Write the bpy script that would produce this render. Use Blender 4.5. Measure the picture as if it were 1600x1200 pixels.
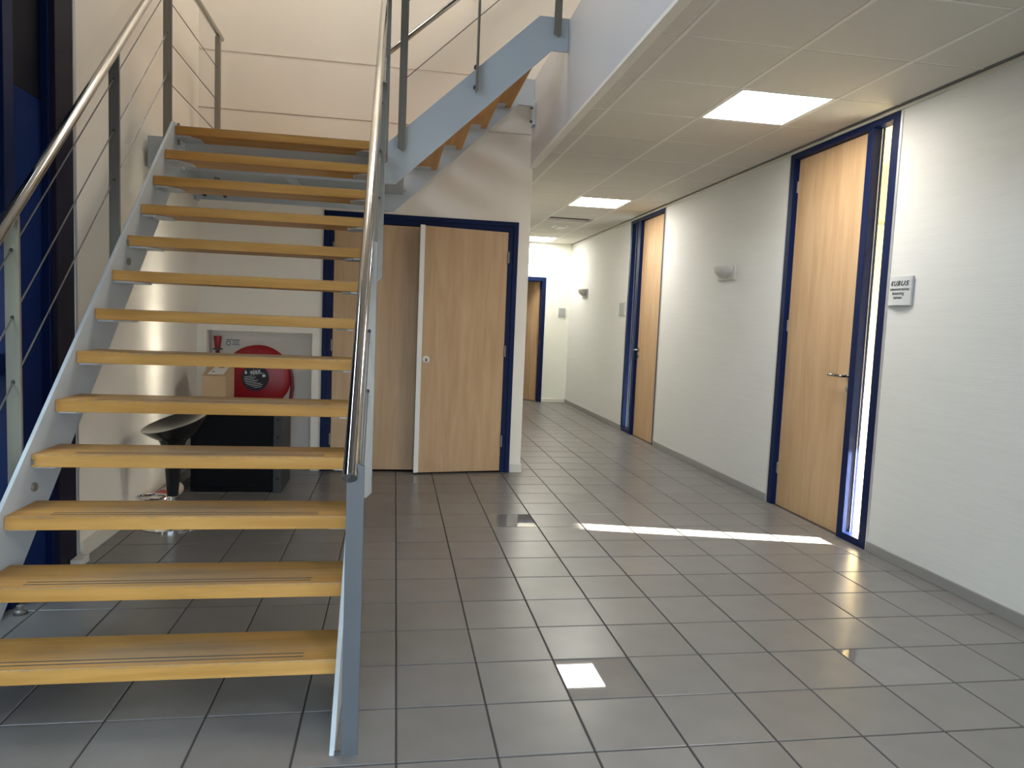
import bpy, bmesh, math, random
from mathutils import Vector, Matrix

random.seed(7)
for o in list(bpy.data.objects):
    bpy.data.objects.remove(o, do_unlink=True)
scene = bpy.context.scene
col = scene.collection
U = 0.302            # one floor tile module (tile + joint) in metres; all numbers below are in modules

# ------------------------------------------------------------------ camera
FPX = 1119.0
CAM = Vector((-0.1238, -6.6891, 4.2896))
YAW, PITCH, ROLL = math.radians(9.41), math.radians(-4.771), math.radians(2.388)
fw = Vector((math.sin(YAW) * math.cos(PITCH), math.cos(YAW) * math.cos(PITCH), math.sin(PITCH)))
rt = Vector((math.cos(YAW), -math.sin(YAW), 0))
up = rt.cross(fw)
r2 = rt * math.cos(ROLL) + up * math.sin(ROLL)
u2 = -rt * math.sin(ROLL) + up * math.cos(ROLL)
cd = bpy.data.cameras.new('camera')
cd.sensor_fit = 'HORIZONTAL'
cd.sensor_width = 36.0
cd.lens = FPX / 1600.0 * 36.0
cd.clip_start = 0.02
cd.clip_end = 200
cam = bpy.data.objects.new('camera', cd)
col.objects.link(cam)
m = Matrix((r2, u2, -fw)).transposed().to_4x4()
m.translation = CAM * U
cam.matrix_world = m
scene.camera = cam


def project(x, y, z):
    d = Vector((x, y, z)) - CAM
    zz = d.dot(fw)
    if zz < 0.3:
        return None
    return (800 + FPX * d.dot(r2) / zz, 600 - FPX * d.dot(u2) / zz, zz)


# ------------------------------------------------------------------ world, sun, exposure
SKY = 10.5
SUN = 190.0
PANEL = 34.0
ROOF_FILL = 22.0
w = bpy.data.worlds.new('sky')
scene.world = w
w.use_nodes = True
bg = w.node_tree.nodes['Background']
bg.inputs[0].default_value = (0.68, 0.83, 1.0, 1)
bg.inputs[1].default_value = SKY

el = math.atan(0.335)
sd = Vector((-0.975 * math.cos(el), 0.222 * math.cos(el), -math.sin(el)))
sl = bpy.data.lights.new('sun', 'SUN')
sl.energy = SUN
sl.color = (1.0, 0.92, 0.79)
sl.angle = math.radians(0.53)
so = bpy.data.objects.new('sun', sl)
col.objects.link(so)
so.rotation_euler = sd.to_track_quat('-Z', 'Y').to_euler()
so.location = (8, -3, 6)

# portals that guide sampling of the sky through the entrance doors behind the camera and the high windows at the left
for pn, sx_, sy_, loc_, rz_ in (('entrance_portal', 5.6, 5.7, (0.1, -8.15, 3.1), 0), ('high_window_portal', 13.2, 2.2, (-5.15, -1.2, 11.7), -90)):
    pl = bpy.data.lights.new(pn, 'AREA')
    pl.shape = 'RECTANGLE'
    pl.size, pl.size_y = sx_ * U, sy_ * U
    pl.cycles.is_portal = True
    po = bpy.data.objects.new(pn, pl)
    col.objects.link(po)
    po.location = Vector(loc_) * U
    po.rotation_euler = (math.radians(90), 0, math.radians(rz_))

scene.cycles.sample_clamp_indirect = 0.0
scene.cycles.blur_glossy = 0.2
scene.cycles.caustics_reflective = True
scene.cycles.use_guiding = True
scene.cycles.guiding_training_samples = 24

vs = scene.view_settings
vs.view_transform = 'Standard'
vs.look = 'None'
vs.exposure = 0.0
vs.gamma = 1.0
vs.use_curve_mapping = False


# ------------------------------------------------------------------ materials
def new_mat(name):
    mt = bpy.data.materials.new(name)
    mt.use_nodes = True
    nt = mt.node_tree
    return mt, nt, nt.nodes['Principled BSDF']


def node(nt, kind, **kw):
    n = nt.nodes.new(kind)
    for k, v in kw.items():
        if k.startswith('i_'):
            n.inputs[k[2:].replace('_', ' ')].default_value = v
        else:
            setattr(n, k, v)
    return n


def simple(name, colr, rough=0.5, metal=0.0, var=0.0, vscale=8.0, bump=0.0, bscale=60.0, stretch=(1, 1, 1), spec=0.5, rand=0.0):
    """plain surface: base colour with a little noise in tone, optional fine relief"""
    mt, nt, b = new_mat(name)
    b.inputs['Roughness'].default_value = rough
    b.inputs['Metallic'].default_value = metal
    b.inputs['Specular IOR Level'].default_value = spec
    c4 = (*colr, 1)
    b.inputs['Base Color'].default_value = c4
    tc = node(nt, 'ShaderNodeTexCoord')
    mp = node(nt, 'ShaderNodeMapping')
    mp.inputs['Scale'].default_value = stretch
    nt.links.new(tc.outputs['Object'], mp.inputs[0])
    if var or rand:
        ns = node(nt, 'ShaderNodeTexNoise', i_Scale=vscale, i_Detail=4.0)
        nt.links.new(mp.outputs[0], ns.inputs['Vector'])
        mr = node(nt, 'ShaderNodeMapRange')
        mr.inputs['From Min'].default_value = 0.3
        mr.inputs['From Max'].default_value = 0.7
        mr.inputs['To Min'].default_value = 1 - var
        mr.inputs['To Max'].default_value = 1 + var
        nt.links.new(ns.outputs[0], mr.inputs[0])
        val = mr.outputs[0]
        if rand:
            oi = node(nt, 'ShaderNodeObjectInfo')
            m2 = node(nt, 'ShaderNodeMapRange')
            m2.inputs['To Min'].default_value = 1 - rand
            m2.inputs['To Max'].default_value = 1 + rand
            nt.links.new(oi.outputs['Random'], m2.inputs[0])
            mu = node(nt, 'ShaderNodeMath', operation='MULTIPLY')
            nt.links.new(val, mu.inputs[0])
            nt.links.new(m2.outputs[0], mu.inputs[1])
            val = mu.outputs[0]
        hs = node(nt, 'ShaderNodeHueSaturation')
        hs.inputs['Color'].default_value = c4
        nt.links.new(val, hs.inputs['Value'])
        nt.links.new(hs.outputs[0], b.inputs['Base Color'])
    if bump:
        n2 = node(nt, 'ShaderNodeTexNoise', i_Scale=bscale, i_Detail=3.0)
        nt.links.new(mp.outputs[0], n2.inputs['Vector'])
        bp = node(nt, 'ShaderNodeBump')
        bp.inputs['Strength'].default_value = bump
        bp.inputs['Distance'].default_value = 0.002
        nt.links.new(n2.outputs[0], bp.inputs['Height'])
        nt.links.new(bp.outputs[0], b.inputs['Normal'])
    return mt


def wood(name, c1, c2, axis='Z', scale=1.0, rough=0.35, wear=False, rand=0.0, spec=0.3):
    """laminate / varnished timber with grain along one axis"""
    mt, nt, b = new_mat(name)
    b.inputs['Roughness'].default_value = rough
    b.inputs['Specular IOR Level'].default_value = spec
    tc = node(nt, 'ShaderNodeTexCoord')
    oi = node(nt, 'ShaderNodeObjectInfo')
    mp = node(nt, 'ShaderNodeMapping')
    s = {'X': (1.2, 14, 14), 'Y': (14, 1.2, 14), 'Z': (14, 14, 1.2)}[axis]
    mp.inputs['Scale'].default_value = tuple(k * scale for k in s)
    nt.links.new(tc.outputs['Object'], mp.inputs[0])
    ad = node(nt, 'ShaderNodeVectorMath', operation='ADD')
    sc = node(nt, 'ShaderNodeVectorMath', operation='SCALE')
    sc.inputs[0].default_value = (37, 11, 53)
    nt.links.new(oi.outputs['Random'], sc.inputs['Scale'])
    nt.links.new(mp.outputs[0], ad.inputs[0])
    nt.links.new(sc.outputs[0], ad.inputs[1])
    ns = node(nt, 'ShaderNodeTexNoise', i_Scale=1.0, i_Detail=6.0, i_Roughness=0.6, i_Distortion=0.6)
    nt.links.new(ad.outputs[0], ns.inputs['Vector'])
    cr = node(nt, 'ShaderNodeValToRGB')
    cr.color_ramp.elements[0].position = 0.32
    cr.color_ramp.elements[1].position = 0.70
    cr.color_ramp.elements[0].color = (*c1, 1)
    cr.color_ramp.elements[1].color = (*c2, 1)
    nt.links.new(ns.outputs[0], cr.inputs[0])
    out = cr.outputs[0]
    if rand:
        m2 = node(nt, 'ShaderNodeMapRange')
        m2.inputs['To Min'].default_value = 1 - rand
        m2.inputs['To Max'].default_value = 1 + rand
        nt.links.new(oi.outputs['Random'], m2.inputs[0])
        hs = node(nt, 'ShaderNodeHueSaturation')
        nt.links.new(out, hs.inputs['Color'])
        nt.links.new(m2.outputs[0], hs.inputs['Value'])
        out = hs.outputs[0]
    if wear:
        # scuffed grey lane worn into the varnish along the walking line, ragged by noise
        sx = node(nt, 'ShaderNodeSeparateXYZ')
        nt.links.new(tc.outputs['Object'], sx.inputs[0])
        def bumpf(sock, centre, half):
            a = node(nt, 'ShaderNodeMath', operation='SUBTRACT'); a.inputs[1].default_value = centre
            nt.links.new(sock, a.inputs[0])
            c = node(nt, 'ShaderNodeMath', operation='ABSOLUTE'); nt.links.new(a.outputs[0], c.inputs[0])
            d = node(nt, 'ShaderNodeMapRange'); d.inputs['From Min'].default_value = 0.0
            d.inputs['From Max'].default_value = half; d.inputs['To Min'].default_value = 1.0; d.inputs['To Max'].default_value = 0.0
            nt.links.new(c.outputs[0], d.inputs[0])
            return d.outputs[0]
        fx = bumpf(sx.outputs[0], 0.06, 0.70)
        fy = bumpf(sx.outputs[1], 0.085, 0.14)
        n3m = node(nt, 'ShaderNodeMapping'); n3m.inputs['Scale'].default_value = (4, 40, 10)
        nt.links.new(tc.outputs['Object'], n3m.inputs[0])
        a3 = node(nt, 'ShaderNodeVectorMath', operation='ADD')
        nt.links.new(n3m.outputs[0], a3.inputs[0]); nt.links.new(sc.outputs[0], a3.inputs[1])
        n3 = node(nt, 'ShaderNodeTexNoise', i_Scale=1.5, i_Detail=6.0, i_Roughness=0.7)
        nt.links.new(a3.outputs[0], n3.inputs['Vector'])
        mu = node(nt, 'ShaderNodeMath', operation='MULTIPLY'); nt.links.new(fx, mu.inputs[0]); nt.links.new(fy, mu.inputs[1])
        sm = node(nt, 'ShaderNodeMath', operation='ADD'); nt.links.new(mu.outputs[0], sm.inputs[0]); nt.links.new(n3.outputs[0], sm.inputs[1])
        th = node(nt, 'ShaderNodeMapRange'); th.inputs['From Min'].default_value = 0.66; th.inputs['From Max'].default_value = 1.20
        nt.links.new(sm.outputs[0], th.inputs[0])
        ma = node(nt, 'ShaderNodeMath', operation='MULTIPLY'); ma.inputs[1].default_value = 0.6
        nt.links.new(th.outputs[0], ma.inputs[0])
        # only the walking face is worn
        gz = node(nt, 'ShaderNodeMath', operation='GREATER_THAN'); gz.inputs[1].default_value = -0.003
        nt.links.new(sx.outputs[2], gz.inputs[0])
        mz = node(nt, 'ShaderNodeMath', operation='MULTIPLY'); nt.links.new(ma.outputs[0], mz.inputs[0]); nt.links.new(gz.outputs[0], mz.inputs[1])
        # scuffs along the nosing edge
        edge = bumpf(sx.outputs[1], 0.002, 0.010)
        zed = bumpf(sx.outputs[2], 0.0, 0.010)
        n4 = node(nt, 'ShaderNodeTexNoise', i_Scale=9.0, i_Detail=5.0, i_Roughness=0.75)
        nt.links.new(a3.outputs[0], n4.inputs['Vector'])
        t4 = node(nt, 'ShaderNodeMapRange'); t4.inputs['From Min'].default_value = 0.44; t4.inputs['From Max'].default_value = 0.60
        nt.links.new(n4.outputs[0], t4.inputs[0])
        e1 = node(nt, 'ShaderNodeMath', operation='MULTIPLY'); nt.links.new(edge, e1.inputs[0]); nt.links.new(zed, e1.inputs[1])
        e2 = node(nt, 'ShaderNodeMath', operation='MULTIPLY'); nt.links.new(e1.outputs[0], e2.inputs[0]); nt.links.new(t4.outputs[0], e2.inputs[1])
        em = node(nt, 'ShaderNodeMath', operation='MAXIMUM'); nt.links.new(e2.outputs[0], em.inputs[0]); nt.links.new(mz.outputs[0], em.inputs[1])
        mz = em
        mx = node(nt, 'ShaderNodeMix', data_type='RGBA')
        mx.inputs['B'].default_value = (0.22, 0.185, 0.15, 1)
        nt.links.new(mz.outputs[0], mx.inputs['Factor'])
        nt.links.new(out, mx.inputs['A'])
        out = mx.outputs['Result']
    nt.links.new(out, b.inputs['Base Color'])
    return mt


def brushed(name, colr, rough, aniso=0.0):
    mt, nt, b = new_mat(name)
    b.inputs['Base Color'].default_value = (*colr, 1)
    b.inputs['Metallic'].default_value = 1.0
    tc = node(nt, 'ShaderNodeTexCoord')
    ns = node(nt, 'ShaderNodeTexNoise', i_Scale=30.0, i_Detail=3.0)
    nt.links.new(tc.outputs['Object'], ns.inputs['Vector'])
    mr = node(nt, 'ShaderNodeMapRange')
    mr.inputs['To Min'].default_value = rough * 0.8
    mr.inputs['To Max'].default_value = rough * 1.2
    nt.links.new(ns.outputs[0], mr.inputs[0])
    nt.links.new(mr.outputs[0], b.inputs['Roughness'])
    return mt


def emit(name, colr, strength):
    mt, nt, b = new_mat(name)
    b.inputs['Base Color'].default_value = (0.8, 0.8, 0.8, 1)
    b.inputs['Emission Color'].default_value = (*colr, 1)
    b.inputs['Emission Strength'].default_value = strength
    return mt


def wallpaper(name, colr):
    """painted wall covering with fine horizontal slub relief"""
    return simple(name, colr, rough=0.75, var=0.02, vscale=2.0, bump=0.35, bscale=9.0, stretch=(6, 1.2, 26), spec=0.3)


M = {}
M['wall_white'] = wallpaper('wall_covering', (0.665, 0.66, 0.64))
M['wall_beige'] = simple('plaster_beige', (0.83, 0.775, 0.69), 0.8, var=0.02, vscale=1.5, bump=0.12, bscale=40, spec=0.25)
M['wall_far'] = simple('plaster_far', (0.82, 0.82, 0.73), 0.8, var=0.02, vscale=1.5, spec=0.25)
M['plain_white'] = simple('white_paint', (0.80, 0.79, 0.76), 0.5)
M['fascia'] = simple('fascia_paint', (0.52, 0.52, 0.53), 0.45, var=0.015, vscale=1.0)
M['ceil'] = simple('mineral_board', (0.63, 0.595, 0.535), 0.85, var=0.015, vscale=30, bump=0.15, bscale=300, spec=0.2, rand=0.02)
M['rail_white'] = simple('grid_enamel', (0.74, 0.71, 0.64), 0.45)
M['void_side'] = simple('void_board', (0.10, 0.085, 0.07), 0.9)
M['void'] = simple('dark_void', (0.02, 0.018, 0.016), 0.9)
M['tile'] = simple('floor_stoneware', (0.182, 0.173, 0.168), 0.30, var=0.07, vscale=6, bump=0.02, bscale=220, rand=0.07)
M['tile_polished'] = simple('floor_polished', (0.205, 0.195, 0.188), 0.02, var=0.05, vscale=6, rand=0.03, spec=1.0)
M['grout'] = simple('grout', (0.055, 0.048, 0.042), 0.9)
M['door'] = wood('beech_laminate', (0.46, 0.29, 0.155), (0.57, 0.385, 0.225), 'Z', 1.0, 0.42)
M['tread'] = wood('beech_tread', (0.41, 0.208, 0.050), (0.60, 0.338, 0.105), 'X', 1.0, 0.38, wear=True, rand=0.06, spec=0.12)
M['tread_up'] = wood('beech_tread_cross', (0.41, 0.208, 0.050), (0.60, 0.338, 0.105), 'Y', 1.0, 0.38, rand=0.06, spec=0.12)
M['navy'] = simple('navy_enamel', (0.004, 0.012, 0.058), 0.42, spec=0.15)
M['front_brown'] = simple('dark_brown_panel', (0.085, 0.072, 0.058), 0.6)
M['navy_dark'] = simple('navy_dark_enamel', (0.017, 0.015, 0.030), 0.5, spec=0.12)  # dark purplish navy, own colour of post and panels
M['navy_leaf'] = simple('navy_leaf_enamel', (0.007, 0.022, 0.105), 0.6, spec=0.06)
M['navy_black'] = simple('navy_black_unlit', (0.004, 0.005, 0.012), 0.5, spec=0.1)  # near-black; on the panel over the left door it stands for shade
M['alu'] = simple('aluminium_satin', (0.55, 0.56, 0.58), 0.4, metal=0.6)
M['skirt_grey'] = simple('skirting_grey', (0.26, 0.25, 0.24), 0.45)
M['skirt_cream'] = simple('skirting_cream', (0.66, 0.63, 0.55), 0.5)
M['steel_grey'] = simple('painted_steel', (0.48, 0.53, 0.57), 0.42, var=0.02, vscale=3)
M['steel_dark'] = simple('dark_steel', (0.06, 0.06, 0.06), 0.45)
M['inox'] = simple('satin_steel', (0.26, 0.245, 0.215), 0.42, metal=0.5, var=0.05, vscale=10, stretch=(8, 8, 1))
M['post_grey'] = simple('dark_grey_steel', (0.072, 0.080, 0.089), 0.4, var=0.04)
M['inox_pol'] = simple('polished_inox', (0.44, 0.43, 0.41), 0.13, metal=1.0)
M['cable'] = simple('wire_rope', (0.16, 0.15, 0.14), 0.4, metal=0.5)
M['chrome'] = brushed('chrome', (0.80, 0.80, 0.80), 0.06)
M['strip'] = simple('grip_rubber', (0.075, 0.07, 0.065), 0.7)
M['black_gloss'] = simple('black_gloss', (0.008, 0.008, 0.009), 0.14)
M['black_matt'] = simple('black_powder_coat', (0.004, 0.0045, 0.006), 0.6, spec=0.12)
M['black_rail'] = simple('black_rail', (0.05, 0.052, 0.056), 0.5, spec=0.2)
M['red'] = simple('red_enamel', (0.30, 0.006, 0.011), 0.35)
M['hose'] = simple('hose_rubber', (0.16, 0.008, 0.018), 0.55)
M['kraft'] = simple('kraft_board', (0.47, 0.33, 0.19), 0.8, var=0.04)
M['paper'] = simple('paper', (0.75, 0.74, 0.70), 0.7)
M['ink'] = simple('ink', (0.02, 0.02, 0.025), 0.6)
M['ink_light'] = simple('ink_light', (0.70, 0.70, 0.68), 0.6)
M['plastic_white'] = simple('plastic_white', (0.70, 0.68, 0.62), 0.4)
M['wrap'] = simple('plastic_wrap', (0.70, 0.60, 0.52), 0.35, var=0.08, vscale=25)
M['wrap_red'] = simple('wrap_red', (0.55, 0.09, 0.10), 0.4)
M['wrap_yellow'] = simple('wrap_yellow', (0.80, 0.50, 0.04), 0.5)
M['sconce'] = simple('sconce_glaze', (0.52, 0.51, 0.47), 0.5)
M['sign_grey'] = simple('sign_grey_face', (0.36, 0.38, 0.36), 0.4)
M['sign'] = simple('sign_face', (0.60, 0.61, 0.62), 0.3)
M['paving'] = simple('dark_paving', (0.085, 0.085, 0.09), 0.85, var=0.1, vscale=4)
M['sky_screen_green'] = simple('sky_screen_green', (0.060, 0.082, 0.072), 0.9, var=0.2, vscale=3)  # dark green of the added screen outside the left glazing
M['room_yellow'] = simple('room_paint', (0.80, 0.67, 0.40), 0.8)
M['roof_fill'] = emit('roof_fill_glow', (1.0, 0.94, 0.84), ROOF_FILL)  # glow of the added panels in the hall roof
M['panel'] = emit('light_panel', (1.0, 0.965, 0.88), PANEL)


def glass_mat():
    mt, nt, b = new_mat('clear_glass')
    nt.nodes.remove(b)
    out = nt.nodes['Material Output']
    tr = node(nt, 'ShaderNodeBsdfTransparent')
    gl = node(nt, 'ShaderNodeBsdfGlossy')
    gl.inputs['Roughness'].default_value = 0.02
    tr.inputs[0].default_value = (0.95, 0.97, 0.96, 1)
    fr = node(nt, 'ShaderNodeFresnel', i_IOR=1.45)
    mx = node(nt, 'ShaderNodeMixShader')
    ge = node(nt, 'ShaderNodeNewGeometry')
    inv = node(nt, 'ShaderNodeMath', operation='SUBTRACT')
    inv.inputs[0].default_value = 1.0
    nt.links.new(ge.outputs['Backfacing'], inv.inputs[1])
    fm = node(nt, 'ShaderNodeMath', operation='MULTIPLY')
    nt.links.new(fr.outputs[0], fm.inputs[0])
    nt.links.new(inv.outputs[0], fm.inputs[1])
    nt.links.new(fm.outputs[0], mx.inputs[0])
    nt.links.new(tr.outputs[0], mx.inputs[1])
    nt.links.new(gl.outputs[0], mx.inputs[2])
    nt.links.new(mx.outputs[0], out.inputs[0])
    return mt


M['glass'] = glass_mat()


# ------------------------------------------------------------------ geometry helpers
ORG = {}


class MB:
    def __init__(s):
        s.v, s.f, s.parts = [], [], []

    def _add(s, vs, fs):
        n = len(s.v)
        s.parts.append((n, len(s.f), len(vs), len(fs)))
        s.v += [Vector(p) for p in vs]
        s.f += [tuple(i + n for i in q) for q in fs]
        return s

    def box(s, x0, x1, y0, y1, z0, z1):
        return s._add([(x0, y0, z0), (x1, y0, z0), (x1, y1, z0), (x0, y1, z0), (x0, y0, z1), (x1, y0, z1), (x1, y1, z1), (x0, y1, z1)],
                      [(0, 3, 2, 1), (4, 5, 6, 7), (0, 1, 5, 4), (1, 2, 6, 5), (2, 3, 7, 6), (3, 0, 4, 7)])

    def prism(s, poly, axis, a, b):
        """extrude a polygon along an axis; polygon coords are the other two axes in order"""
        def pt(p, t):
            return {'x': (t, p[0], p[1]), 'y': (p[0], t, p[1]), 'z': (p[0], p[1], t)}[axis]
        n = len(poly)
        vs = [pt(p, a) for p in poly] + [pt(p, b) for p in poly]
        fs = [tuple(range(n)), tuple(range(2 * n - 1, n - 1, -1))]
        for i in range(n):
            j = (i + 1) % n
            fs.append((i, i + n, j + n, j))
        return s._add(vs, fs)

    def tube(s, pts, r, n=12, r_end=None):
        pts = [Vector(p) for p in pts]
        vs, fs = [], []
        prev = None
        for i, p in enumerate(pts):
            if i == 0:
                d = pts[1] - p
            elif i == len(pts) - 1:
                d = p - pts[-2]
            else:
                d = (pts[i + 1] - p).normalized() + (p - pts[i - 1]).normalized()
            d.normalize()
            if prev is None:
                a = Vector((0, 0, 1)) if abs(d.z) < 0.9 else Vector((1, 0, 0))
                s1 = d.cross(a).normalized()
            else:
                s1 = (prev - d * prev.dot(d)).normalized()
            prev = s1
            s2 = d.cross(s1)
            rr = r if r_end is None else r + (r_end - r) * i / (len(pts) - 1)
            for k in range(n):
                t = 2 * math.pi * k / n
                vs.append(p + (s1 * math.cos(t) + s2 * math.sin(t)) * rr)
        for i in range(len(pts) - 1):
            for k in range(n):
                k2 = (k + 1) % n
                fs.append((i * n + k, i * n + k2, (i + 1) * n + k2, (i + 1) * n + k))
        fs.append(tuple(range(n - 1, -1, -1)))
        fs.append(tuple(range((len(pts) - 1) * n, len(pts) * n)))
        return s._add(vs, fs)

    def lathe(s, prof, c, axis='z', n=32):
        """profile of (radius, height) turned about an axis through c"""
        vs, fs = [], []
        for r, h in prof:
            for k in range(n):
                t = 2 * math.pi * k / n
                a, b = r * math.cos(t), r * math.sin(t)
                vs.append({'z': (c[0] + a, c[1] + b, c[2] + h), 'y': (c[0] + a, c[1] + h, c[2] + b), 'x': (c[0] + h, c[1] + a, c[2] + b)}[axis])
        for i in range(len(prof) - 1):
            for k in range(n):
                k2 = (k + 1) % n
                fs.append((i * n + k, i * n + k2, (i + 1) * n + k2, (i + 1) * n + k))
        fs.append(tuple(range(n - 1, -1, -1)))
        fs.append(tuple(range((len(prof) - 1) * n, len(prof) * n)))
        return s._add(vs, fs)

    def mesh(s, name, mat, origin=(0, 0, 0), bevel=0.0, smooth=False, seg=2):
        o = Vector(origin)
        me = bpy.data.meshes.new(name)
        me.from_pydata([tuple((p - o) * U) for p in s.v], [], s.f)
        bm = bmesh.new()
        bm.from_mesh(me)
        bmesh.ops.recalc_face_normals(bm, faces=bm.faces[:])
        if bevel:
            bmesh.ops.bevel(bm, geom=[e for e in bm.edges if e.is_manifold and e.calc_face_angle(0) > 0.4], offset=bevel * U,
                            segments=seg, affect='EDGES', profile=0.6, clamp_overlap=True)
        bm.to_mesh(me)
        bm.free()
        if smooth:
            for p in me.polygons:
                p.use_smooth = True
            try:
                me.set_sharp_from_angle(angle=math.radians(40))
            except Exception:
                pass
        me.materials.append(M[mat] if isinstance(mat, str) else mat)
        return me

    def each(s, name, mat, parent=None, **kw):
        """one object for every piece added"""
        out = []
        for v0, f0, nv, nf in s.parts:
            q = MB()
            q._add(s.v[v0:v0 + nv], [tuple(i - v0 for i in f) for f in s.f[f0:f0 + nf]])
            out.append(q.build(name, mat, parent, **kw))
        return out

    def build(s, name, mat, parent=None, bevel=0.0, smooth=False, origin=None, seg=2):
        org = Vector(ORG[parent.name]) if parent else Vector(origin or (0, 0, 0))
        o = bpy.data.objects.new(name, s.mesh(name, mat, org, bevel, smooth, seg))
        col.objects.link(o)
        if parent:
            o.parent = parent
        else:
            o.location = org * U
        ORG[o.name] = tuple(org)
        return o


def box(*a):
    return MB().box(*a)


def place(name, me, loc, parent, rot=None):
    """another object on shared mesh data"""
    o = bpy.data.objects.new(name, me)
    col.objects.link(o)
    o.parent = parent
    p = Vector(ORG[parent.name])
    o.location = (Vector(loc) - p) * U
    if rot:
        o.rotation_euler = rot
    ORG[o.name] = tuple(loc)
    return o


def tag(o, label, cat, group=None, kind=None):
    o['label'] = label
    o['category'] = cat
    if group:
        o['group'] = group
    if kind:
        o['kind'] = kind
    return o


def thing(name, loc, label, cat, group=None, kind=None):
    o = bpy.data.objects.new(name, None)
    col.objects.link(o)
    o.location = Vector(loc) * U
    o.empty_display_size = 0.1
    ORG[o.name] = tuple(loc)
    return tag(o, label, cat, group, kind)


def struct(o, label, cat):
    return tag(o, label, cat, kind='structure')


def text(body, size, mat, parent, at, xdir, ydir, name='lettering', shear=0.0, space=1.0, bold=0.0, align='CENTER', depth=0.002):
    cu = bpy.data.curves.new('lettering_curve', 'FONT')
    cu.body = body
    cu.size = size * U
    cu.align_x = align
    cu.align_y = 'CENTER'
    cu.shear = shear
    cu.space_character = space
    cu.offset = bold * U
    cu.extrude = depth * U
    tmp = bpy.data.objects.new('lettering_tmp', cu)
    col.objects.link(tmp)
    bpy.context.view_layer.update()
    me = bpy.data.meshes.new_from_object(tmp.evaluated_get(bpy.context.evaluated_depsgraph_get()))
    bpy.data.objects.remove(tmp, do_unlink=True)
    X, Y = Vector(xdir).normalized(), Vector(ydir).normalized()
    mm = Matrix((X, Y, X.cross(Y))).transposed().to_4x4()
    mm.translation = (Vector(at) - Vector(ORG[parent.name])) * U
    me.transform(mm)
    me.materials.clear()
    me.materials.append(M[mat])
    o = bpy.data.objects.new(name, me)
    col.objects.link(o)
    o.parent = parent
    ORG[o.name] = ORG[parent.name]
    return o


# ------------------------------------------------------------------ key planes (modules)
XR, XL = 9.46, -5.33          # right wall, left wall
YB, YF = 13.57, 32.6          # wall behind the stair, far wall of the corridor
ZC = 8.83                     # suspended ceiling
XE = 3.50                     # edge of the upper floor
ZU = 11.0                     # upper floor level
ZT = 19.5                     # top of the high hall
Y0 = -8.3                     # glass entrance front behind the camera
Y1D, Y1E = 6.17, 10.22        # door 1 opening
Y2D, Y2E = 18.48, 22.45       # door 2 opening
ZD = 8.74                     # door head

# ------------------------------------------------------------------ floor
floor = box(XL - 0.6, XR + 0.5, Y0, YF + 6, -0.5, -0.014).build('floor', 'grout')
struct(floor, 'taupe stoneware tile floor with dark joints', 'floor')
G = 0.011
cells = []
for i in range(-6, 10):
    for j in range(-10, 39):
        x0, x1, y0, y1 = i + G, i + 1 - G, j + G, j + 1 - G
        x0, x1 = max(x0, XL - 0.05), min(x1, XR + 0.02)
        if j >= 33:
            if i < 4:
                continue
        elif j >= 13:
            if i < 3:
                y1 = min(y1, YB + 0.4) if -2.4 > i > -6 else min(y1, YB)
                if j > 13:
                    continue
            elif i == 3:
                if j > 13:
                    x0 = 3.57
        if x1 - x0 < 0.05 or y1 - y0 < 0.05:
            continue
        pts = [project(a, b, 0) for a in (x0, x1) for b in (y0, y1)]
        area = 0
        if all(pts):
            xs, ys = [p[0] for p in pts], [p[1] for p in pts]
            if max(xs) > 0 and min(xs) < 1600 and max(ys) > 0 and min(ys) < 1200:
                area = (y1 - y0) * (x1 - x0) / pts[0][2] ** 3
        cells.append((area, i, j, x0, x1, y0, y1))
cells.sort(reverse=True)
tile_mesh = {}
rest = MB()
count = 0
POLISHED = {(2, 1): (-0.0068, 0.0), (2, 8): (0.0, 0.0), (6, 1): (0.0, 0.0)}
for area, i, j, x0, x1, y0, y1 in cells:
    if area > 0 and count < 300:
        w_, d_ = round(x1 - x0, 3), round(y1 - y0, 3)
        pol = (i, j) in POLISHED
        key = (w_, d_, pol)
        if key not in tile_mesh:
            tile_mesh[key] = box(-w_ / 2, w_ / 2, -d_ / 2, d_ / 2, -0.035, 0).mesh('tile', 'tile_polished' if pol else 'tile', bevel=0.006, seg=1)
        if pol:
            rot = (POLISHED[(i, j)][0], POLISHED[(i, j)][1], 0)
        else:
            rot = (random.gauss(0, 0.0007), random.gauss(0, 0.0007), 0)
        place('tile', tile_mesh[key], ((x0 + x1) / 2, (y0 + y1) / 2, random.uniform(-0.001, 0.001)), floor, rot)
        count += 1
    else:
        rest.box(x0, x1, y0, y1, -0.035, 0)
rt_ = rest.build('tile_field', 'tile', floor)
rt_['kind'] = 'stuff'

# ------------------------------------------------------------------ walls
wr = MB()
wr.box(XR, XR + 0.5, -14, Y1D, 0, ZT)  # run on past the entrance front, unseen, to keep the sun out
wr.box(XR, XR + 0.5, Y1D, Y1E, ZD, ZT)
wr.box(XR, XR + 0.5, Y1E, Y2D, 0, ZT)
wr.box(XR, XR + 0.5, Y2D, Y2E, ZD, ZT)
wr.box(XR, XR + 0.5, Y2E, YF + 0.5, 0, ZT)
struct(wr.build('wall_right', 'wall_white'), 'off-white textured wall covering along the right of the corridor', 'wall')

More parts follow.
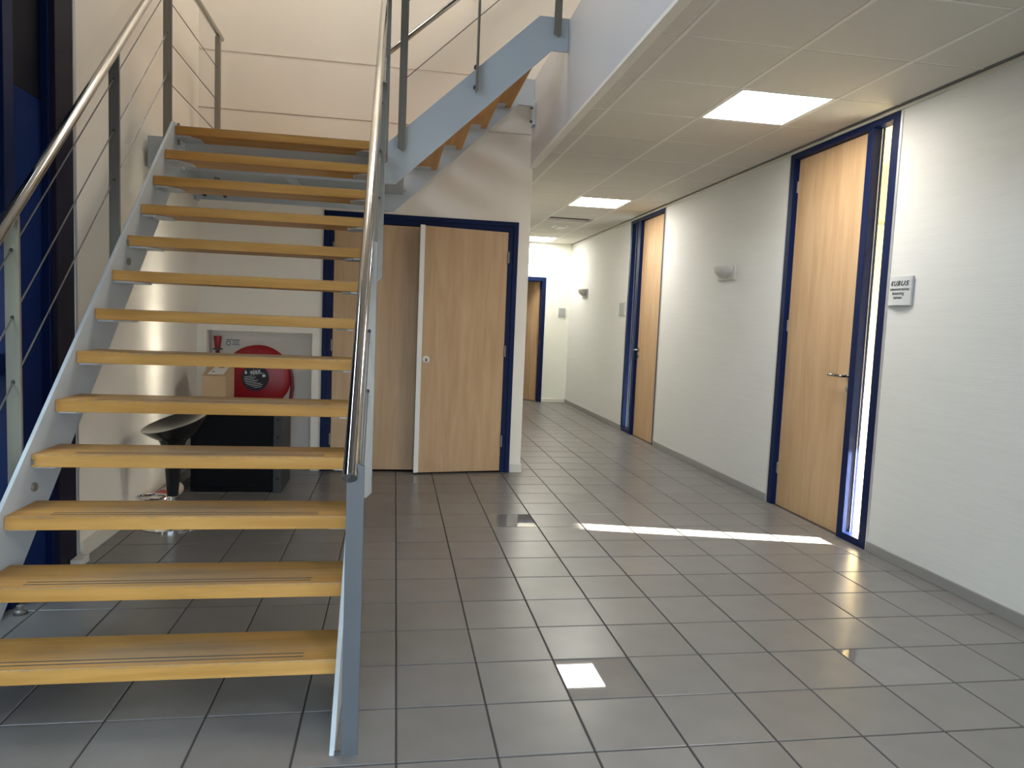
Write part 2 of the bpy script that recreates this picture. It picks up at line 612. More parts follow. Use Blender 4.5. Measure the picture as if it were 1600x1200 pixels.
NX0, NX1, NZ, NY = -5.10, -2.36, 3.80, 14.15     # hose reel niche
CX0, CX1, CZ = -2.10, 3.24, 7.15                 # closet opening
wb = MB()
wb.box(XL - 0.6, NX0, YB, 14.6, -0.4, NZ)
wb.box(NX0, NX1, NY, 14.6, -0.4, NZ)
wb.box(NX1, CX0, YB, 14.6, -0.4, NZ)
wb.box(XL - 0.6, CX0, YB, 14.6, NZ, CZ)
wb.box(CX1, 3.57, YB, 14.6, -0.4, CZ)
wb.box(XL - 0.6, 3.57, YB, 14.6, CZ, 9.56)
wb.box(XL - 0.6, 3.57, YB + 0.05, 14.6, 9.56, 9.60)
wb.box(XL - 0.6, XR, YB, 14.6, 9.60, ZT)
wb.box(CX0, CX1, 14.45, 14.6, -0.4, CZ)
wallb = struct(wb.build('wall_back', 'wall_beige'), 'beige plaster wall behind the stairs with two horizontal joints', 'wall')
box(XL, 3.45, YB - 0.012, YB, 11.06, 11.12).build('joint_strip', 'wall_beige', wallb)

wl = MB()
wl.box(XL - 0.5, XL, 6.22, YB, 0, ZT)
struct(wl.build('wall_left', 'wall_beige'), 'beige wall beside the stairs at the left', 'wall')

wf = MB()
FX0, FX1, FZ = 5.4, 8.07, 6.95
wf.box(3.5, FX0, YF, YF + 0.4, 0, ZC + 0.6)
wf.box(FX1, XR + 0.02, YF, YF + 0.4, 0, ZC + 0.6)
wf.box(FX0, FX1, YF, YF + 0.4, FZ, ZC + 0.6)
struct(wf.build('wall_far', 'wall_far'), 'cream end wall closing the corridor', 'wall')
struct(box(3.2, 3.57, 14.6, YF, 0, ZC + 0.6).build('wall_corridor', 'wall_far'), 'cream side wall of the corridor behind the closet', 'wall')
# room beyond the far door
rb = MB()
rb.box(3.4, 3.6, YF + 0.4, YF + 6, 0, ZC)
rb.box(9.4, 9.6, YF + 0.4, YF + 6, 0, ZC)
rb.box(3.4, 9.6, YF + 6, YF + 6.2, 0, ZC)
rb.box(3.4, 9.6, YF + 0.4, YF + 6, ZC - 1.3, ZC - 1.1)
struct(rb.build('wall_end_room', 'wall_far'), 'cream walls of the room beyond the far door', 'wall')

# upper floor slab and its white fascia
ub = MB()
ub.box(XE + 0.12, XR, Y0, YB, 9.9, ZU)
ub.box(3.57, XR, YB, YF + 0.5, 9.9, ZU)
struct(ub.build('floor_upper', 'plain_white'), 'upper storey floor slab above the corridor ceiling', 'floor')
fas = box(XE, XE + 0.12, Y0, YB, 8.74, ZU + 0.06).build('trim_1', 'fascia')
struct(fas, 'smooth pale grey fascia along the edge of the upper floor', 'trim')
MB().box(XE - 0.02, XE + 0.13, Y0, YB, 8.68, 8.75).build('edge_profile', 'rail_white', fas)
MB().box(XE + 0.13, XE + 0.19, Y0, YB, 8.72, 8.84).build('edge_profile', 'rail_white', fas)

# roof of the high hall
struct(box(XL - 0.6, XR + 0.5, Y0, 14.6, ZT, ZT + 0.4).build('ceiling_hall', 'plain_white'), 'white roof over the high entrance hall', 'ceiling')

for lx_, ly_, lab_ in ((-3.4, 10.6, 'added unseen fill panel in the hall roof above the stair landing'), (-0.6, 11.4, 'added unseen fill panel in the hall roof above the foot of the upper flight'), (2.2, 11.4, 'added unseen fill panel in the hall roof above the head of the upper flight')):  # added, unseen panels that warm and brighten the upper walls
    t = thing('hall_fill_panel', (lx_, ly_, ZT), lab_, 'ceiling light', 'added fill panels in the roof of the high hall')
    f_ = MB()
    f_.box(lx_ - 1.0, lx_ + 1.0, ly_ - 1.0, ly_ + 1.0, ZT - 0.12, ZT)
    f_.build('housing', 'plain_white', t, bevel=0.02)
    box(lx_ - 0.9, lx_ + 0.9, ly_ - 0.9, ly_ + 0.9, ZT - 0.16, ZT - 0.121).build('diffuser', 'roof_fill', t)

# glass entrance front behind the camera (open bays between blue posts)
wf_ = MB()
for xx in (-2.8, 0.1, 3.0):
    wf_.box(xx - 0.10, xx + 0.10, Y0 - 0.3, Y0, 0, 6.0)
wf_.box(-2.8, 3.0, Y0 - 0.25, Y0 - 0.05, 0, 0.2)
struct(wf_.build('window_1', 'navy'), 'blue posts and rails of the glazed entrance doors', 'window')
wq = MB()
wq.box(XL - 0.6, -2.8, Y0 - 0.3, Y0, 0, 6.0)
wq.box(3.0, XR + 0.5, Y0 - 0.3, Y0, 0, 6.0)
wq.box(XL - 0.6, XR + 0.5, Y0 - 0.3, Y0, 6.0, ZT)
struct(wq.build('wall_front', 'front_brown'), 'dark brown panelled wall around the glazed entrance', 'wall')
struct(box(-11.3, -11.0, -24, 12, -0.3, 11).build('wall_sky_screen', 'sky_screen_green'), 'added unseen green screen outside the left glazing, blocking the sky', 'wall')  # added out of view to hide the sky and dim the left glazing
struct(MB().box(-60, 60, -90, Y0, -0.6, -0.1).box(-60, XL - 0.6, Y0, 30, -0.6, -0.1).build('ground', 'paving'), 'grey paving outside the entrance', 'ground')

# ------------------------------------------------------------------ ceiling grid
PX, PY, CX, CY = 1.988, 1.988, 4.118, 4.228
ceil = box(3.57, XR, Y0, YF + 0.4, 9.5, 9.9).build('ceiling', 'void')
struct(ceil, 'suspended ceiling of beige square panels in a white grid', 'ceiling')
xl = [XE + 0.19, CX, CX + PX, CX + 2 * PX, XR - 0.06]
ks = list(range(-7, 15))
yl = [max(CY + PY * k, Y0) for k in ks] + [YF - 0.02]
LIGHTS = {-5, 1, 7, 13}
pm = {}
for a in range(4):
    for b, k in enumerate(ks):
        y0, y1 = yl[b], yl[b + 1]
        x0, x1 = xl[a], xl[a + 1]
        if y1 - y0 < 0.1:
            continue
        if a == 2 and k in LIGHTS:
            continue
        hole = (a == 2 and k == 9)
        if y0 > YB and a == 0:
            x0 = max(x0, 3.58)
        g = 0.03
        wx, wy = round(x1 - x0 - 2 * g, 3), round(y1 - y0 - 2 * g, 3)
        cxx, cyy, czz, rot = (x0 + x1) / 2, (y0 + y1) / 2, ZC, (0, 0, 0)
        if hole:      # half panel left out: a dark slot into the ceiling void
            wy = round(wy / 2, 3)
            cyy -= wy / 2
            box(x0, x1, y1 - 0.06, y1 - 0.03, ZC + 0.1, 9.5).build('void_side', 'void_side', ceil)
        key = (wx, wy)
        if key not in pm:
            pm[key] = box(-wx / 2, wx / 2, -wy / 2, wy / 2, 0, 0.05).mesh('ceiling_panel', 'ceil', bevel=0.012, seg=1)
        place('ceiling_panel', pm[key], (cxx, cyy, czz), ceil, rot)
for x in xl[1:4]:
    box(x - 0.036, x + 0.036, yl[0], YF, ZC - 0.004, ZC + 0.12).build('grid_rail', 'rail_white', ceil)
for y in yl[:-1]:
    box(xl[0] if y < YB else 3.58, xl[4], y - 0.018, y + 0.018, ZC + 0.004, ZC + 0.11).build('cross_rail', 'rail_white', ceil)
# wall angle along the right wall, with its dark shadow gap
tr2 = box(XR - 0.07, XR, Y0, YF, ZC - 0.006, ZC + 0.02).build('trim_2', 'skirt_grey')
struct(tr2, 'dark shadow gap angle where the ceiling meets the right wall', 'trim')
tr3 = MB()
tr3.box(XR - 0.035, XR, Y0, YF, 8.745, 8.80)
struct(tr3.build('trim_3', 'skirt_cream'), 'cream cover strip along the top of the right wall', 'trim')

lname = {-5: 'lit square ceiling panel nearest the entrance, behind the viewer', 1: 'largest lit square ceiling panel, nearest above the sign',
         7: 'middle lit ceiling panel halfway down the corridor', 13: 'smallest lit ceiling panel, at the end wall of the corridor'}
for k in sorted(LIGHTS):
    y0, y1 = CY + PY * k, CY + PY * (k + 1)
    y1 = min(y1, YF - 0.05)
    x0, x1 = xl[2], xl[3]
    t = thing('ceiling_light', ((x0 + x1) / 2, (y0 + y1) / 2, ZC), lname[k], 'ceiling light', 'square light panels in the corridor ceiling')
    e = 0.05
    f_ = MB()
    f_.box(x0 + 0.03, x0 + 0.09, y0 + 0.03, y1 - 0.03, ZC, ZC + 0.1)
    f_.box(x1 - 0.09, x1 - 0.03, y0 + 0.03, y1 - 0.03, ZC, ZC + 0.1)
    f_.box(x0 + 0.09, x1 - 0.09, y0 + 0.03, y0 + 0.09, ZC, ZC + 0.1)
    f_.box(x0 + 0.09, x1 - 0.09, y1 - 0.09, y1 - 0.03, ZC, ZC + 0.1)
    f_.each('frame', 'plain_white', t)
    box(x0 + 0.09, x1 - 0.09, y0 + 0.09, y1 - 0.09, ZC + 0.015, ZC + 0.08).build('diffuser', 'panel', t)
# small square outlet
t = thing('ceiling_outlet', (7.12, 25.5, ZC), 'small square white outlet in the ceiling beside the open slot', 'ceiling vent')
MB().box(6.80, 7.45, 25.0, 26.0, ZC - 0.06, ZC).build('frame', 'plain_white', t, bevel=0.01)
MB().box(6.92, 7.33, 25.15, 25.85, ZC - 0.11, ZC - 0.06).build('cover', 'plastic_white', t, bevel=0.01)

# ------------------------------------------------------------------ skirtings
sk = MB()
SKH = 0.20
for a, b in ((Y0, Y1D), (Y1E, Y2D), (Y2E, YF)):
    sk.box(XR - 0.045, XR, a, b, 0, SKH)
struct(sk.build('baseboard_right', 'skirt_grey', bevel=0.012), 'grey skirting along the foot of the right wall', 'skirting')
sk = MB()
sk.box(XL, XL + 0.06, 6.25, YB, 0, 0.27)
struct(sk.build('baseboard_left', 'skirt_cream', bevel=0.015), 'cream skirting along the wall under the stairs', 'skirting')
sk = MB()
sk.box(FX1, XR - 0.05, YF - 0.05, YF, 0, 0.2)
struct(sk.build('baseboard_far', 'skirt_cream', bevel=0.012), 'cream skirting at the far end wall', 'skirting')
sk = MB()
sk.box(3.26, 3.61, YB - 0.04, YB, 0, 0.24)
sk.box(3.57, 3.61, YB, YF, 0, 0.24)
sk.box(NX1 + 0.02, CX0 - 0.01, YB - 0.03, YB, 0, 0.05)
struct(sk.build('baseboard_back', 'skirt_cream', bevel=0.01), 'cream skirting around the corner beside the closet', 'skirting')


# ------------------------------------------------------------------ doors with sidelight in the right wall
def side_door(name, ya, yb, near_sidelight, label):
    """full-height navy frame in the right wall between ya and yb with one leaf and one narrow glazed strip"""
    t = thing(name, (XR, (ya + yb) / 2, 0), label, 'door', kind='structure')
    F, Bk = XR - 0.02, XR + 0.24
    tr = 0.06
    al = MB()
    al.box(XR - 0.015, XR + 0.02, ya, ya + tr, 0, ZD)
    al.box(XR - 0.015, XR + 0.02, yb - tr, yb, 0, ZD)
    al.each('edge_strip', 'alu', t)
    a, b = ya + tr, yb - tr
    zh = 8.61
    if near_sidelight:
        near = (a, a + 0.22)
        far = (b - 0.20, b)
        mul = (7.00, 7.20)
        glass = (near[1], mul[0])
        leaf = (mul[1], far[0])
    else:
        near = (a, a + 0.10)
        far = (b - 0.20, b)
        mul = (21.12, 21.42)
        glass = (mul[1], far[0])
        leaf = (near[1], mul[0])
    for q in (near, far):
        box(F, Bk, q[0], q[1], 0, ZD).build('jamb', 'navy', t, bevel=0.008)
    box(F, Bk, mul[0], mul[1], 0, zh).build('mullion', 'navy', t, bevel=0.008)
    box(F, Bk, near[1], far[0], zh, ZD).build('head', 'navy', t, bevel=0.008)
    box(F, Bk, glass[0], glass[1], 0, 0.15).build('sill', 'navy', t, bevel=0.008)
    box(XR + 0.165, XR + 0.18, glass[0], glass[1], 0.15, zh).build('pane', 'glass', t)
    bd = MB()
    bd.box(XR + 0.158, XR + 0.165, glass[1] - 0.02, glass[1], 0.15, zh)
    bd.box(XR + 0.158, XR + 0.165, glass[0], glass[0] + 0.02, 0.15, zh)
    bd.each('glazing_bead', 'alu', t)
    lf = box(XR + 0.11, XR + 0.235, leaf[0] + 0.012, leaf[1] - 0.012, 0.004, zh - 0.015).build('leaf', 'door', t, bevel=0.006)
    # the frame rebate that stops the leaf
    rbt = MB()
    rbt.box(XR + 0.236, XR + 0.30, leaf[0], leaf[0] + 0.06, 0, zh)
    rbt.box(XR + 0.236, XR + 0.30, leaf[1] - 0.06, leaf[1], 0, zh)
    rbt.box(XR + 0.236, XR + 0.30, leaf[0], leaf[1], zh - 0.06, zh)
    rbt.each('rebate', 'navy', t)
    hy = leaf[0] + 0.16 if near_sidelight else leaf[1] - 0.16
    s = 1 if near_sidelight else -1
    hz = 3.47
    xs = XR + 0.11
    h = MB()
    h.tube([(xs, hy, hz), (xs - 0.19, hy, hz), (xs - 0.21, hy + s * 0.03, hz), (xs - 0.21, hy + s * 0.44, hz + 0.01), (xs - 0.19, hy + s * 0.47, hz + 0.01)], 0.032, 10)
    h.lathe([(0.085, 0), (0.085, -0.025), (0.05, -0.03)], (xs, hy, hz), 'x', 20)
    h.build('handle', 'inox_pol', lf, smooth=True)
    k = MB().lathe([(0.075, 0), (0.075, -0.02), (0.03, -0.03)], (xs, hy, hz - 0.26), 'x', 18)
    k.build('lock_rose', 'inox_pol', lf, smooth=True)
    hg = leaf[1] if near_sidelight else leaf[0]
    for z in (0.8, 4.4, 7.8):
        MB().tube([(xs - 0.01, hg, z), (xs - 0.01, hg, z + 0.28)], 0.022, 8).build('hinge', 'inox', t, smooth=True)
    return t


side_door('door_1', Y1D, Y1E, True, 'tall beech door in a navy frame, nearest, with a narrow lit window strip')
side_door('door_2', Y2D, Y2E, False, 'tall beech door in a navy frame halfway down the corridor')

# room behind door 1, with the window the sun comes through
RX, RY0, RY1 = 21.0, -3.0, 10.6
rm = MB()
rm.box(XR + 0.5, RX + 0.4, RY0 - 0.4, RY0, -0.4, 10)
rm.box(XR + 0.5, RX + 0.4, RY1, RY1 + 0.4, -0.4, 10)
rm.box(RX, RX + 0.4, RY0, RY1, -0.4, 2.6)
rm.box(RX, RX + 0.4, RY0, RY1, 5.96, 10)
rm.box(RX, RX + 0.4, RY0, -1.5, 2.6, 5.96)
rm.box(RX, RX + 0.4, 10.4, RY1, 2.6, 5.96)
rm.box(XR + 0.5, RX, RY0, RY1, 8.83, 10)
wo = struct(rm.build('wall_office', 'room_yellow'), 'pale yellow walls of the office seen through the window strip', 'wall')
box(XR + 0.5, RX, RY0, RY1, -0.4, 0.0).build('office_floor', 'skirt_cream', wo)
box(XR + 0.5, 16, RY1 - 0.05, RY1, 7.28, 7.32).build('joint_strip', 'skirt_grey', wo)
box(XR + 0.5, 16, RY1 - 0.08, RY1, 0.0, 0.35).build('office_skirting', 'skirt_grey', wo)
# enclosure behind door 2
od = MB().box(XR + 0.5, 13, 17.8, 18.0, 0, 9).box(XR + 0.5, 13, 23, 23.2, 0, 9).box(13, 13.2, 17.8, 23.2, 0, 9).box(XR + 0.5, 13.2, 17.8, 23.2, 9, 9.2)
struct(od.build('wall_office_dark', 'room_yellow'), 'walls of the unlit office behind the second door', 'wall')

# ------------------------------------------------------------------ far door, standing open
t = thing('door_3', ((FX0 + FX1) / 2, YF, 0), 'beech door standing open in a navy frame in the far end wall', 'door', kind='structure')
box(FX1 - 0.22, FX1, YF - 0.04, YF + 0.42, 0, FZ).build('jamb', 'navy', t, bevel=0.008)
box(FX0, FX0 + 0.22, YF - 0.04, YF + 0.42, 0, FZ).build('jamb', 'navy', t, bevel=0.008)
box(FX0 + 0.22, FX1 - 0.22, YF - 0.04, YF + 0.42, FZ - 0.22, FZ).build('head', 'navy', t, bevel=0.008)
hx, hy = FX1 - 0.24, YF + 0.40
ang = math.radians(58)
dv = Vector((-math.cos(ang), math.sin(ang), 0))
nv = Vector((dv.y, -dv.x, 0))
a = Vector((hx, hy, 0))
pts = [a, a + dv * 2.15, a + dv * 2.15 + nv * -0.13, a + nv * -0.13]
lf = MB().prism([(p.x, p.y) for p in pts], 'z', 0.03, FZ - 0.25).build('leaf', 'door', t, bevel=0.006)
hp = a + dv * 2.0
hh = MB().tube([(hp.x, hp.y, 3.4), (hp.x - nv.x * -0.18, hp.y - nv.y * -0.18, 3.4), (hp.x - nv.x * -0.18 - dv.x * 0.4, hp.y - nv.y * -0.18 - dv.y * 0.4, 3.4)], 0.03, 8)
hh.build('handle', 'inox_pol', lf, smooth=True)
box(FX1 - 0.235, FX1 - 0.22, YF + 0.05, YF + 0.15, 3.2, 3.5).build('strike_plate', 'inox_pol', t)

# ------------------------------------------------------------------ closet with two leaves, right one ajar
t = thing('door_4', ((CX0 + CX1) / 2, YB, 0), 'navy framed closet with two beech doors, the right one ajar, under the stairs', 'door', kind='structure')
fy0, fy1 = YB - 0.05, YB + 0.30
FWd = 0.27
for q in ((CX0, CX0 + FWd), (CX1 - FWd, CX1)):
    j = box(q[0], q[1], fy0 + 0.05, fy1, 0, CZ).build('jamb', 'navy', t, bevel=0.006)
for q in ((CX0 - 0.0, CX0 + 0.13), (CX1 - 0.13, CX1)):
    box(q[0], q[1], fy0, fy0 + 0.05, 0, CZ).build('architrave', 'navy', t, bevel=0.006)
box(CX0 + FWd, CX1 - FWd, fy0 + 0.05, fy1, CZ - FWd, CZ).build('head', 'navy', t, bevel=0.006)
box(CX0 + 0.13, CX1 - 0.13, fy0, fy0 + 0.05, CZ - 0.13, CZ).build('architrave', 'navy', t, bevel=0.006)
LX0, LX1 = CX0 + FWd + 0.01, CX1 - FWd - 0.01
MXD = 0.57
lz0, lz1 = 0.05, CZ - FWd - 0.02
lf = box(LX0, MXD, YB + 0.02, YB + 0.15, lz0, lz1).build('leaf', 'door', t, bevel=0.006)
ang = math.radians(9.0)
hx, hy = LX1, YB - 0.0
dv = Vector((-math.cos(ang), -math.sin(ang), 0))
nv = Vector((-dv.y, dv.x, 0))            # points back into the closet side
if nv.y < 0:
    nv = -nv
L = LX1 - MXD + 0.02
a = Vector((hx, hy, 0))
def quad(s0, s1, n0, n1):
    return [((a + dv * s + nv * n).x, (a + dv * s + nv * n).y) for s, n in ((s0, n0), (s1, n0), (s1, n1), (s0, n1))]
lf = MB().prism(quad(0, L - 0.0, 0, 0.13), 'z', lz0, lz1).build('leaf', 'door', t, bevel=0.006)
MB().prism(quad(L - 0.03, L + 0.10, -0.015, 0.05), 'z', lz0, lz1 + 0.02).build('cover_strip', 'plain_white', lf, bevel=0.004)
lk = a + dv * (L - 0.16)
m_ = MB().lathe([(0.10, 0.0), (0.10, -0.02), (0.085, -0.03)], (0, 0, 0), 'y', 24)
m_.lathe([(0.03, -0.03), (0.03, -0.045)], (0, 0, 0), 'y', 12)
rotm = Matrix.Rotation(ang, 3, 'Z')
m_.v = [rotm @ p + Vector((lk.x, lk.y, 3.22)) for p in m_.v]
m_.build('lock_rose', 'plastic_white', lf, smooth=True)
m_ = MB().box(-0.018, 0.018, -0.05, -0.04, -0.05, 0.03)
m_.v = [rotm @ p + Vector((lk.x, lk.y, 3.22)) for p in m_.v]
m_.build('keyhole', 'ink', lf)
for z in (0.75, 3.35, 6.0):
    MB().tube([(LX1 + 0.02, YB - 0.03, z), (LX1 + 0.02, YB - 0.03, z + 0.32)], 0.03, 10).build('hinge', 'inox', t, smooth=True)
    MB().tube([(LX0 - 0.02, YB - 0.02, z), (LX0 - 0.02, YB - 0.02, z + 0.32)], 0.03, 10).build('hinge', 'inox', t, smooth=True)
box(CX0, CX1, YB + 0.3, 14.4, 0.0, 0.02).build('closet_floor', 'void', t)

# ------------------------------------------------------------------ blue entrance door and dark glazing at the left
t = thing('door_5', (XL, 5.0, 0), 'tall navy steel door with a dark post at the left beside the stairs', 'door', kind='structure')
box(XL - 0.35, XL + 0.02, 6.12, 6.22, 0, ZT).build('edge_strip', 'alu', t, bevel=0.006)
box(XL - 0.35, XL + 0.01, 5.52, 6.12, 0, ZT).build('post', 'navy_dark', t, bevel=0.01)
box(XL - 0.35, XL - 0.06, 5.44, 5.52, 0, ZT).build('post', 'navy', t, bevel=0.01)
lf = box(XL - 0.30, XL - 0.16, 4.34, 5.42, 0.06, 7.35).build('leaf', 'navy_leaf', t, bevel=0.01)
lp = MB()
lp.box(XL - 0.165, XL - 0.135, 4.46, 5.30, 1.1, 7.15)
lp.build('raised_panel', 'navy_leaf', lf, bevel=0.012)
lp = MB()
lp.box(XL - 0.165, XL - 0.135, 4.46, 5.30, 0.2, 0.95)
lp.build('kick_panel', 'navy_leaf', lf, bevel=0.012)
box(XL - 0.55, XL - 0.36, 4.0, 6.3, -0.1, 10.4).build('light_block_sheet', 'navy_dark', t)  # added behind the door, unseen, to stop daylight leaking through the gaps
box(XL - 0.30, XL - 0.16, 4.32, 5.44, 7.351, 10.6).build('upper_panel', 'navy_black', t)  # unlit top of the door front put into the colour
box(XL - 0.35, XL + 0.0, 4.06, 4.32, 0, ZT).build('post', 'navy', t, bevel=0.01)
MB().tube([(XL - 0.14, 5.43, 1.0), (XL - 0.14, 5.43, 1.5)], 0.03, 8).build('hinge', 'navy_dark', t, smooth=True)
t = thing('window_2', (XL, 1.0, 0), 'dark tinted glazing in navy posts at the far left', 'window', kind='structure')
for k in range(5):
    y1 = 4.06 - k * 2.75
    y0 = max(y1 - 2.55, Y0)
    box(XL - 0.24, XL - 0.20, y0, y1, 0.3, 5.6).build('pane', 'glass', t)
    box(XL - 0.26, XL - 0.18, y0, y1, 5.6, 8.95).build('spandrel', 'navy_black', t)
    if k < 4:
        box(XL - 0.35, XL, y0 - 0.2, y0, 0, ZT).build('post', 'navy', t, bevel=0.01)
for zz in (0.0, 3.3, 5.5, 8.9):
    box(XL - 0.33, XL - 0.05, Y0, 4.06, zz, zz + 0.3).build('rail', 'navy', t, bevel=0.01)
up_ = MB()
up_.box(XL - 0.20, XL - 0.05, Y0, -7.8, 9.2, ZT)
up_.box(XL - 0.20, XL - 0.05, -7.8, 4.06, 9.2, 10.6)
up_.box(XL - 0.20, XL - 0.05, -7.8, 5.44, 12.8, ZT)
up_.build('upper_panel', 'navy_dark', t)

# ------------------------------------------------------------------ lower stair flight
GO, RI, YS = 0.65, 0.61, 0.30
SL = RI / GO
XA, XB = -4.53, -0.65
NT = 13


def nose(y):
    return SL * (y - YS)


st = thing('staircase', ((XA + XB) / 2, YS + GO, 0), 'open wooden staircase with landing and upper flight, grey steel stringers and cable railings', 'staircase')
top = 7.99
poly = [(YS - 0.12 / SL, 0), ((top - 0.12) / SL + YS, top), (9.45, top), (9.45, 7.21), (YS + (7.21 + 1.12) / SL, 7.21), (YS + 1.12 / SL, 0)]
for x0 in (XA - 0.05, XB):
    MB().prism(poly, 'x', x0, x0 + 0.05).build('stringer', 'steel_grey', st, bevel=0.004, seg=1)
hw = (XB - XA) / 2
TD, TH = 0.765, 0.165
tm = box(-hw + 0.004, hw - 0.004, 0, TD, -TH, 0).mesh('tread', 'tread', bevel=0.012)
gm = box(-hw + 0.46, hw - 0.36, -0.010, 0.010, -0.002, 0.0022).mesh('grip_strip', 'strip')
bmL = MB().prism([(0, 0.10), (0.22, 0.10), (0.40, 0.34), (0.40, 0.62), (0, 0.62)], 'z', -TH - 0.03, -TH).mesh('tread_bracket', 'steel_grey')
bmR = MB().prism([(0, 0.10), (-0.22, 0.10), (-0.40, 0.34), (-0.40, 0.62), (0, 0.62)], 'z', -TH - 0.03, -TH).mesh('tread_bracket', 'steel_grey')
for k in range(1, NT + 1):
    y, z = YS + GO * k, RI * k
    xc = (XA + XB) / 2
    tr_ = place('tread', tm, (xc, y, z), st)
    for dy in (0.095, 0.172):
        place('grip_strip', gm, (xc, y + dy, z), tr_)
    place('tread_bracket', bmL, (XA, y, z), st)
    place('tread_bracket', bmR, (XB, y, z), st)
PW, PT = 0.165, 0.045
HO = 2.97
posts_y = (0.17, 2.92, 6.16, 8.92)
for side in (-1, 1):
    xc = XA - 0.05 - 0.06 - PW / 2 if side < 0 else XB + 0.05 + 0.06 + PW / 2
    for n_, py in enumerate(posts_y):
        zb = 0.0 if n_ == 0 else nose(py) - 0.57
        zt = nose(py) + HO - 0.08
        if n_ == 0:
            zt = 2.95
        pg = MB()
        x0, x1 = xc - PW / 2, xc + PW / 2
        c = 0.07
        cb = 0.0 if n_ == 0 else c
        if side > 0:
            pg.prism([(x0, zb), (x1 - cb, zb), (x1, zb + cb + 0.001), (x1, zt - c), (x0, zt)], 'y', py, py + PT)
        else:
            pg.prism([(x0, zb + c), (x0 + c, zb), (x1, zb), (x1, zt), (x0, zt - c)], 'y', py, py + PT)
        p_ = pg.build('post', 'post_grey' if n_ == 0 else 'inox', st, bevel=0.004, seg=1)
        bo = MB()
        xi = XA if side < 0 else XB + 0.05
        for dz in (-0.12, -0.44):
            zz = nose(py) + dz if n_ else 0.25 - dz * 0.3
            if n_ == 0:
                continue
            if side < 0:
                bo.tube([(x1, py + 0.02, zz), (xi + 0.03, py + 0.02, zz)], 0.035, 10)
                bo.tube([(xi + 0.0, py + 0.02, zz), (xi + 0.035, py + 0.02, zz)], 0.055, 12)
            else:
                bo.tube([(XB - 0.03, py + 0.02, zz), (x0, py + 0.02, zz)], 0.035, 10)
        if n_:
            bo.each('bolt', 'inox', p_, smooth=True)
        if n_ == 0 and side > 0:
            box(xi, x0, py, py + PT, 0.0, 0.03).build('foot_plate', 'steel_dark', p_)
    # three cables through the posts
    for off in (2.47, 1.66, 0.87):
        yA, yB = (posts_y[0] + 0.03, posts_y[3] + 0.02)
        MB().tube([(xc, yA, nose(yA) + off), (xc, yB, nose(yB) + off)], 0.010, 8).build('cable', 'cable', st, smooth=True)
    for py in posts_y[1:3]:
        fe = MB()
        for off in (2.47, 1.66, 0.87):
            z = nose(py) + off
            fe.tube([(xc, py - 0.012, z - 0.01), (xc, py + PT + 0.012, z + 0.05)], 0.022, 8)
        fe.each('cable_ferrule', 'steel_dark', st, smooth=True)
    # handrail
    hxc = xc - 0.05 if side > 0 else xc + 0.05
    yA = 0.10
    yE = 8.95
    zA, zE = nose(yA) + HO, nose(yE) + HO
    hr = MB().tube([(hxc, yA, zA), (hxc, yA + 0.03, zA + 0.03 * SL), (hxc, yE, zE), (hxc, yE + 0.35, zE + 0.06)], 0.071, 36)
    hr.build('handrail', 'inox_pol', st, smooth=True)
    br = MB()
    for py in posts_y[1:]:
        z = nose(py) + HO
        br.tube([(xc, py + 0.02, z - 0.25), (hxc, py + 0.02, z - 0.05)], 0.025, 8)
    br.each('rail_bracket', 'inox', st, smooth=True)

# ------------------------------------------------------------------ landing
ZL = NT * RI
ld = st
box(-4.62, -0.02, 9.52, 13.33, ZL - 0.16, ZL).build('deck', 'tread_up', ld)
box(-5.20, -0.02, 9.50, 13.33, ZL - 0.26, ZL - 0.161).build('soffit_sheet', 'steel_grey', ld)
box(-5.26, -0.60, 9.45, 9.50, 7.21, ZL - 0.08).build('beam', 'steel_grey', ld, bevel=0.004, seg=1)
bb = box(-5.26, -0.30, 13.35, 13.40, 7.20, ZL + 0.05).build('beam', 'steel_grey', ld, bevel=0.004, seg=1)
box(-5.24, -5.19, 9.50, 13.35, 7.21, ZL - 0.1).build('beam', 'steel_grey', ld)
box(-2.7, -2.65, 9.50, 13.35, 7.35, ZL - 0.26).build('beam', 'steel_grey', ld)
box(-5.32, -5.24, 13.15, 13.40, 7.15, 7.95).build('wall_plate', 'steel_grey', ld)
ba = MB()
for x_, z_ in ((-5.1, 7.30), (-4.6, 7.30), (-4.9, 7.45)):
    ba.tube([(x_, 13.35, z_), (x_, 13.28, z_)], 0.04, 10)
ba.each('bolt', 'steel_dark', bb, smooth=True)
LXC = XA - 0.05 - 0.06 - PW / 2
PYL = 12.75
pq = MB().box(LXC - 0.02, LXC + 0.10, PYL, PYL + 0.14, 7.4, 11.12)
pq.build('post', 'inox', ld, bevel=0.01)
MB().tube([(LXC + 0.04, 9.2, 11.2), (LXC + 0.04, PYL + 0.42, 11.2)], 0.071, 20).build('handrail', 'inox_pol', ld, smooth=True)
for z in (10.36, 9.57, 8.79):
    MB().tube([(LXC + 0.03, 8.95, z), (LXC + 0.03, PYL, z)], 0.010, 8).build('cable', 'cable', ld, smooth=True)

